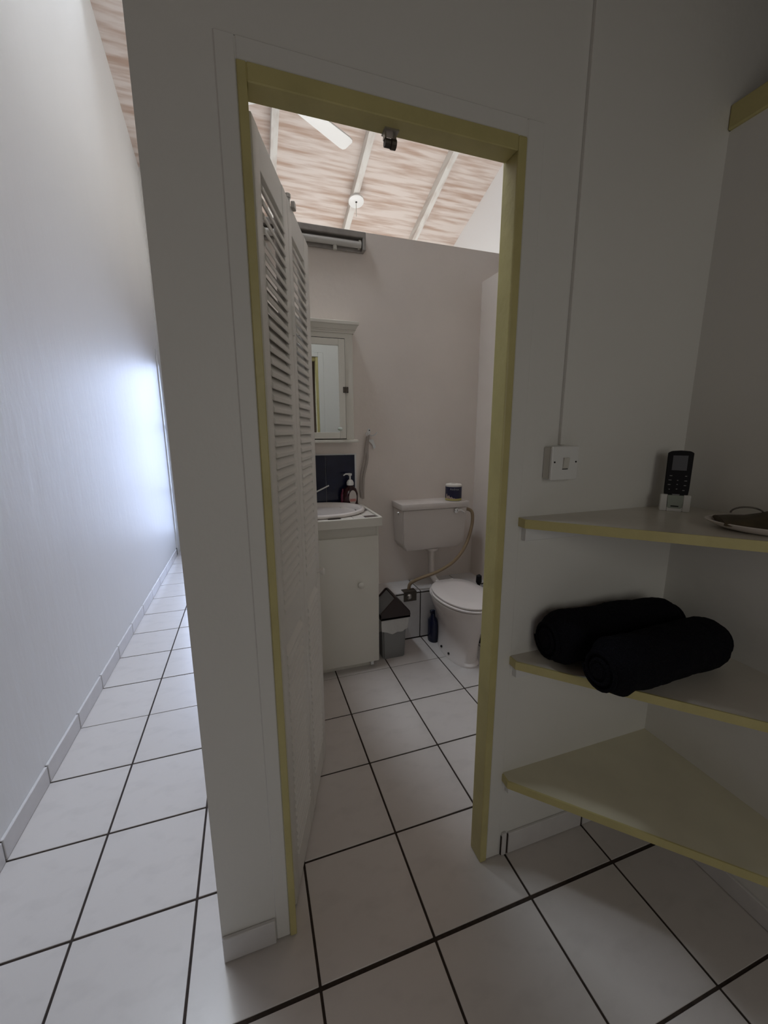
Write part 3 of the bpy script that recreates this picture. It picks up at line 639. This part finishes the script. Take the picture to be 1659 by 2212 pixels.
obj('pump_head', MB().lathe([(0.016, .51), (0.016, .58), (0.038, .60), (0.038, .635), (0.01, .64)], c=pb, seg=14).tube([(pb[0], pb[1], pb[2]+.625), (pb[0]-.09, pb[1]-.01, pb[2]+.628), (pb[0]-.135, pb[1]-.01, pb[2]+.60)], [.018, .014, .011], 8), M['white'], t, smooth=40)
oval = [(0.075*math.cos(a), 0.145*math.sin(a)) for a in [2*math.pi*k/28 for k in range(28)]]
obj('label', MB().prism([(pb[0]+.03+x, pb[2]+.165+z) for x, z in oval], pb[1]-.091, pb[1]-.084, axis='y'), M['label'], t)
obj('label_print', MB().box(pb[0]-.03, pb[0]+.09, pb[1]-.0925, pb[1]-.09, pb[2]+.085, pb[2]+.14), M['label_pink'], t)
tag(obj('slim_bottle', MB().lathe([(0.045, 0), (0.05, .01), (0.05, .2), (0.03, .27), (0.022, .28), (0.022, .33), (0.01, .335)], c=(1.475, 4.36, 2.884), seg=16, sx=.9, sy=.7), M['pink'], loc=(1.475, 4.36, 2.884), smooth=40), 'slim magenta bottle just left of the red pump bottle', 'bottle')
# navy splashback
sb = sempty('trim_10', (1.3, YB, 2.9))
obj('surround', MB().box(0.05, 1.80, YB-.014, YB, 2.9, 3.90), M['white'], sb)
for x0, x1 in ((0.08, 0.62), (0.62, 1.17), (1.17, 1.765)):
    obj('tile', MB().box(x0+.003, x1-.003, YB-.034, YB-.012, 2.90, 3.875, bev=0.003), M['navy'], sb)

# ------------------------------------------------------------------ mirror cabinet
t = thing('mirror_cabinet', 'cream wall cabinet with cornice and mirrored door above the basin', 'cabinet', (0.92, 4.3, 4.14))
kx0, kx1, ky = 0.17, 1.66, 4.10
obj('carcass', MB().box(kx0, kx1, ky, YB, 4.18, 6.08, bev=0.008), M['vanity'], t)
cor = [(0, 0), (-.03, 0), (-.03, .03), (-.055, .045), (-.055, .06), (-.10, .11), (-.10, .17), (0, .17)]
cm = MB(); cm.box(kx0-.02, kx1+.02, ky-.02, YB, 6.06, 6.09); cm.box(kx0-.035, kx1+.035, ky-.035, YB, 6.09, 6.115)
cm.loft([rect_ring(kx0-.05, kx1+.05, ky-.05, YB, 6.115), rect_ring(kx0-.085, kx1+.085, ky-.085, YB, 6.19)])
cm.box(kx0-.10, kx1+.10, ky-.10, YB, 6.19, 6.25, bev=0.006)
obj('cornice', cm, M['vanity'], t)
obj('sill', MB().box(kx0-.07, kx1+.07, ky-.07, YB, 4.13, 4.18, bev=0.012, seg=2), M['vanity'], t)
obj('door_gap', MB().box(.33, 1.512, ky-.004, ky+.002, 4.192, 5.972), M['dark'], t)
df = MB(); d0, d1, z0, z1 = .345, 1.50, 4.205, 5.955; q = .115
df.box(d0, d0+q, ky-.045, ky-.002, z0, z1, bev=0.005); df.box(d1-q, d1, ky-.045, ky-.002, z0, z1, bev=0.005); df.box(d0+q, d1-q, ky-.045, ky-.002, z1-q, z1, bev=0.005); df.box(d0+q, d1-q, ky-.045, ky-.002, z0, z0+q, bev=0.005)
dd = obj('door', df, M['vanity'], t)
obj('mirror', MB().box(d0+q-.005, d1-q+.005, ky-.03, ky-.02, z0+q-.005, z1-q+.005), M['mirror'], dd)
obj('knob', MB().lathe([(0.012, 0), (0.015, .03), (0.035, .06), (0.03, .09), (0.005, .1)], seg=8, mtx=Matrix.Translation((1.39, ky-.03, 4.38)) @ Matrix.Rotation(math.pi/2, 4, 'X')), M['crystal'], dd)
obj('hinge', MB().box(1.455, 1.555, ky-.052, ky-.044, 5.03, 5.13, bev=0.002).lathe([(0.01, -.055), (0.01, .055)], c=(1.505, ky-.05, 5.08), seg=8), M['dkmetal'], t)
for hx in (1.47, 1.54):
    for hz in (5.035, 5.125): obj('screw', MB().lathe([(0.009, 0), (0.009, .006)], seg=8, mtx=Matrix.Translation((hx, ky-.05, hz)) @ Matrix.Rotation(math.pi/2, 4, 'X')), M['dark'], t)

# ------------------------------------------------------------------ batten light on the back wall
t = thing('fluorescent_batten', 'grey unlit fluorescent batten mounted along top of bathroom back wall', 'light fixture', (1.0, YB, 7.55))
obj('tray', MB().box(0.05, 2.01, YB-.05, YB, 7.56, 7.86, bev=0.01).box(0.05, 2.01, YB-.17, YB-.05, 7.76, 7.86, bev=0.01).box(1.95, 2.01, YB-.17, YB-.05, 7.56, 7.78, bev=0.008).box(.05, .11, YB-.17, YB-.05, 7.56, 7.78), M['fixture'], t)
obj('tube', MB().tube([(0.13, YB-.11, 7.66), (1.93, YB-.11, 7.66)], 0.055, 16), M['tube'], t, smooth=30)
for x in (.14, 1.90): obj('lamp_socket', MB().box(x-.02, x+.03, YB-.15, YB-.04, 7.60, 7.73, bev=0.008), M['offwhite'], t)
obj('starter', MB().lathe([(0.035, 0), (0.035, .07)], c=(1.45, YB-.1, 7.535), seg=12), M['offwhite'], t)

# ------------------------------------------------------------------ hook with straps
t = thing('wall_hook', 'small white double hook screwed to the bathroom wall beside mirror cabinet', 'hook', (2.10, YB, 4.25))
obj('plate', MB().prism([(2.075+.035*math.cos(a), 4.33+.065*math.sin(a)) for a in [2*math.pi*k/16 for k in range(16)]], YB-.012, YB, axis='y'), M['white'], t)
obj('hook', MB().tube(spline([(2.075, YB-.01, 4.29), (2.12, YB-.06, 4.25), (2.17, YB-.12, 4.27), (2.21, YB-.14, 4.32)], 5), 0.012, 8), M['white'], t, smooth=True)
obj('hook', MB().tube(spline([(2.075, YB-.01, 4.29), (2.04, YB-.06, 4.25), (2.0, YB-.10, 4.27), (1.99, YB-.11, 4.31)], 5), 0.012, 8), M['white'], t, smooth=True)
obj('screw', MB().lathe([(0.012, .012), (0.012, .015)], seg=10, mtx=Matrix.Translation((2.085, YB, 4.355)) @ Matrix.Rotation(math.pi/2, 4, 'X')), M['dark'], t)
t = thing('hanging_strap', 'pale fabric strap hanging from the white wall hook beside the sink', 'strap', (2.0, YB-.05, 3.0))
def strap(pts, wd, th):
    rings = []
    for p in spline(pts, 6):
        rings.append([(p[0]-wd/2, p[1]-th/2, p[2]), (p[0]+wd/2, p[1]-th/2, p[2]), (p[0]+wd/2, p[1]+th/2, p[2]), (p[0]-wd/2, p[1]+th/2, p[2])])
    return MB().loft(rings)
obj('strap_loop', strap([(2.05, YB-.05, 4.26), (2.03, YB-.05, 4.0), (2.02, YB-.05, 3.75), (1.95, YB-.045, 3.45), (1.93, YB-.045, 3.2), (1.93, YB-.04, 2.97)], .045, .02), M['cord'], t)
obj('strap_loop', strap([(2.04, YB-.07, 4.26), (1.99, YB-.06, 4.0), (1.97, YB-.06, 3.8), (1.90, YB-.055, 3.5), (1.88, YB-.05, 3.2), (1.90, YB-.04, 2.99)], .04, .02), M['cord'], t)
obj('strap_tab', MB().prism([(2.06, 4.17), (2.15, 4.18), (2.18, 4.10), (2.21, 4.02), (2.16, 3.98), (2.13, 4.08), (2.07, 4.13)], YB-.05, YB-.03, axis='y'), M['white'], t)

# ------------------------------------------------------------------ ceiling fan and ceiling rose
fx, fy, fz = 1.08, 7.75, 12.0
t = thing('ceiling_fan', 'white three-blade ceiling fan hanging from the plywood roof', 'fan', (fx, fy, fz))
obj('rod', MB().tube([(fx, fy, fz+.3), (fx, fy, roof(fy)-.34)], 0.035, 12), M['fanw'], t, smooth=30)
obj('canopy', MB().lathe([(0.08, 0), (0.2, .1), (0.22, .3)], c=(fx, fy, roof(fy)-.62), seg=24), M['fanw'], t, smooth=30)
obj('motor', MB().lathe([(0.1, -.16), (0.30, -.12), (0.36, 0), (0.34, .16), (0.2, .28), (0.06, .32)], c=(fx, fy, fz), seg=32), M['fanw'], t, smooth=40)
for a in (33, 153, 273):
    Fm = Matrix.Translation((fx, fy, fz-.02)) @ Matrix.Rotation(a*D2R, 4, 'Z') @ Matrix.Rotation(-12*D2R, 4, 'X')
    pts = [(0.50, -.17), (2.0, -.205), (2.10, -.19), (2.15, -.13), (2.15, .13), (2.10, .19), (2.0, .205), (0.50, .17)]
    b = obj('blade', addm(MB().prism(pts, -.02, .02, bev=0.006), Fm), M['fanw'], t)
    obj('blade_iron', addm(MB().box(.25, .75, -.05, .05, .012, .03, bev=0.004), Fm), M['fanw'], t)
ry = 12.1
t = thing('ceiling_rose', 'round white ceiling rose with short cord on the middle rafter', 'ceiling rose', (3.93, ry, roof(ry)-.4))
Fm = Matrix.Translation((3.93, ry, roof(ry)-.345)) @ Matrix.Rotation(-math.atan(.344), 4, 'X')
obj('disc', addm(MB().lathe([(0.20, -.07), (0.27, -.055), (0.27, -.0)], seg=32), Fm), M['fanw'], t, smooth=30)
obj('cord_hole', addm(MB().lathe([(0.035, -.074), (0.035, -.068)], seg=12), Fm), M['dark'], t)
obj('cord', MB().tube([(3.93, ry, roof(ry)-.41), (3.93, ry, roof(ry)-.85)], 0.012, 6), M['offwhite'], t)
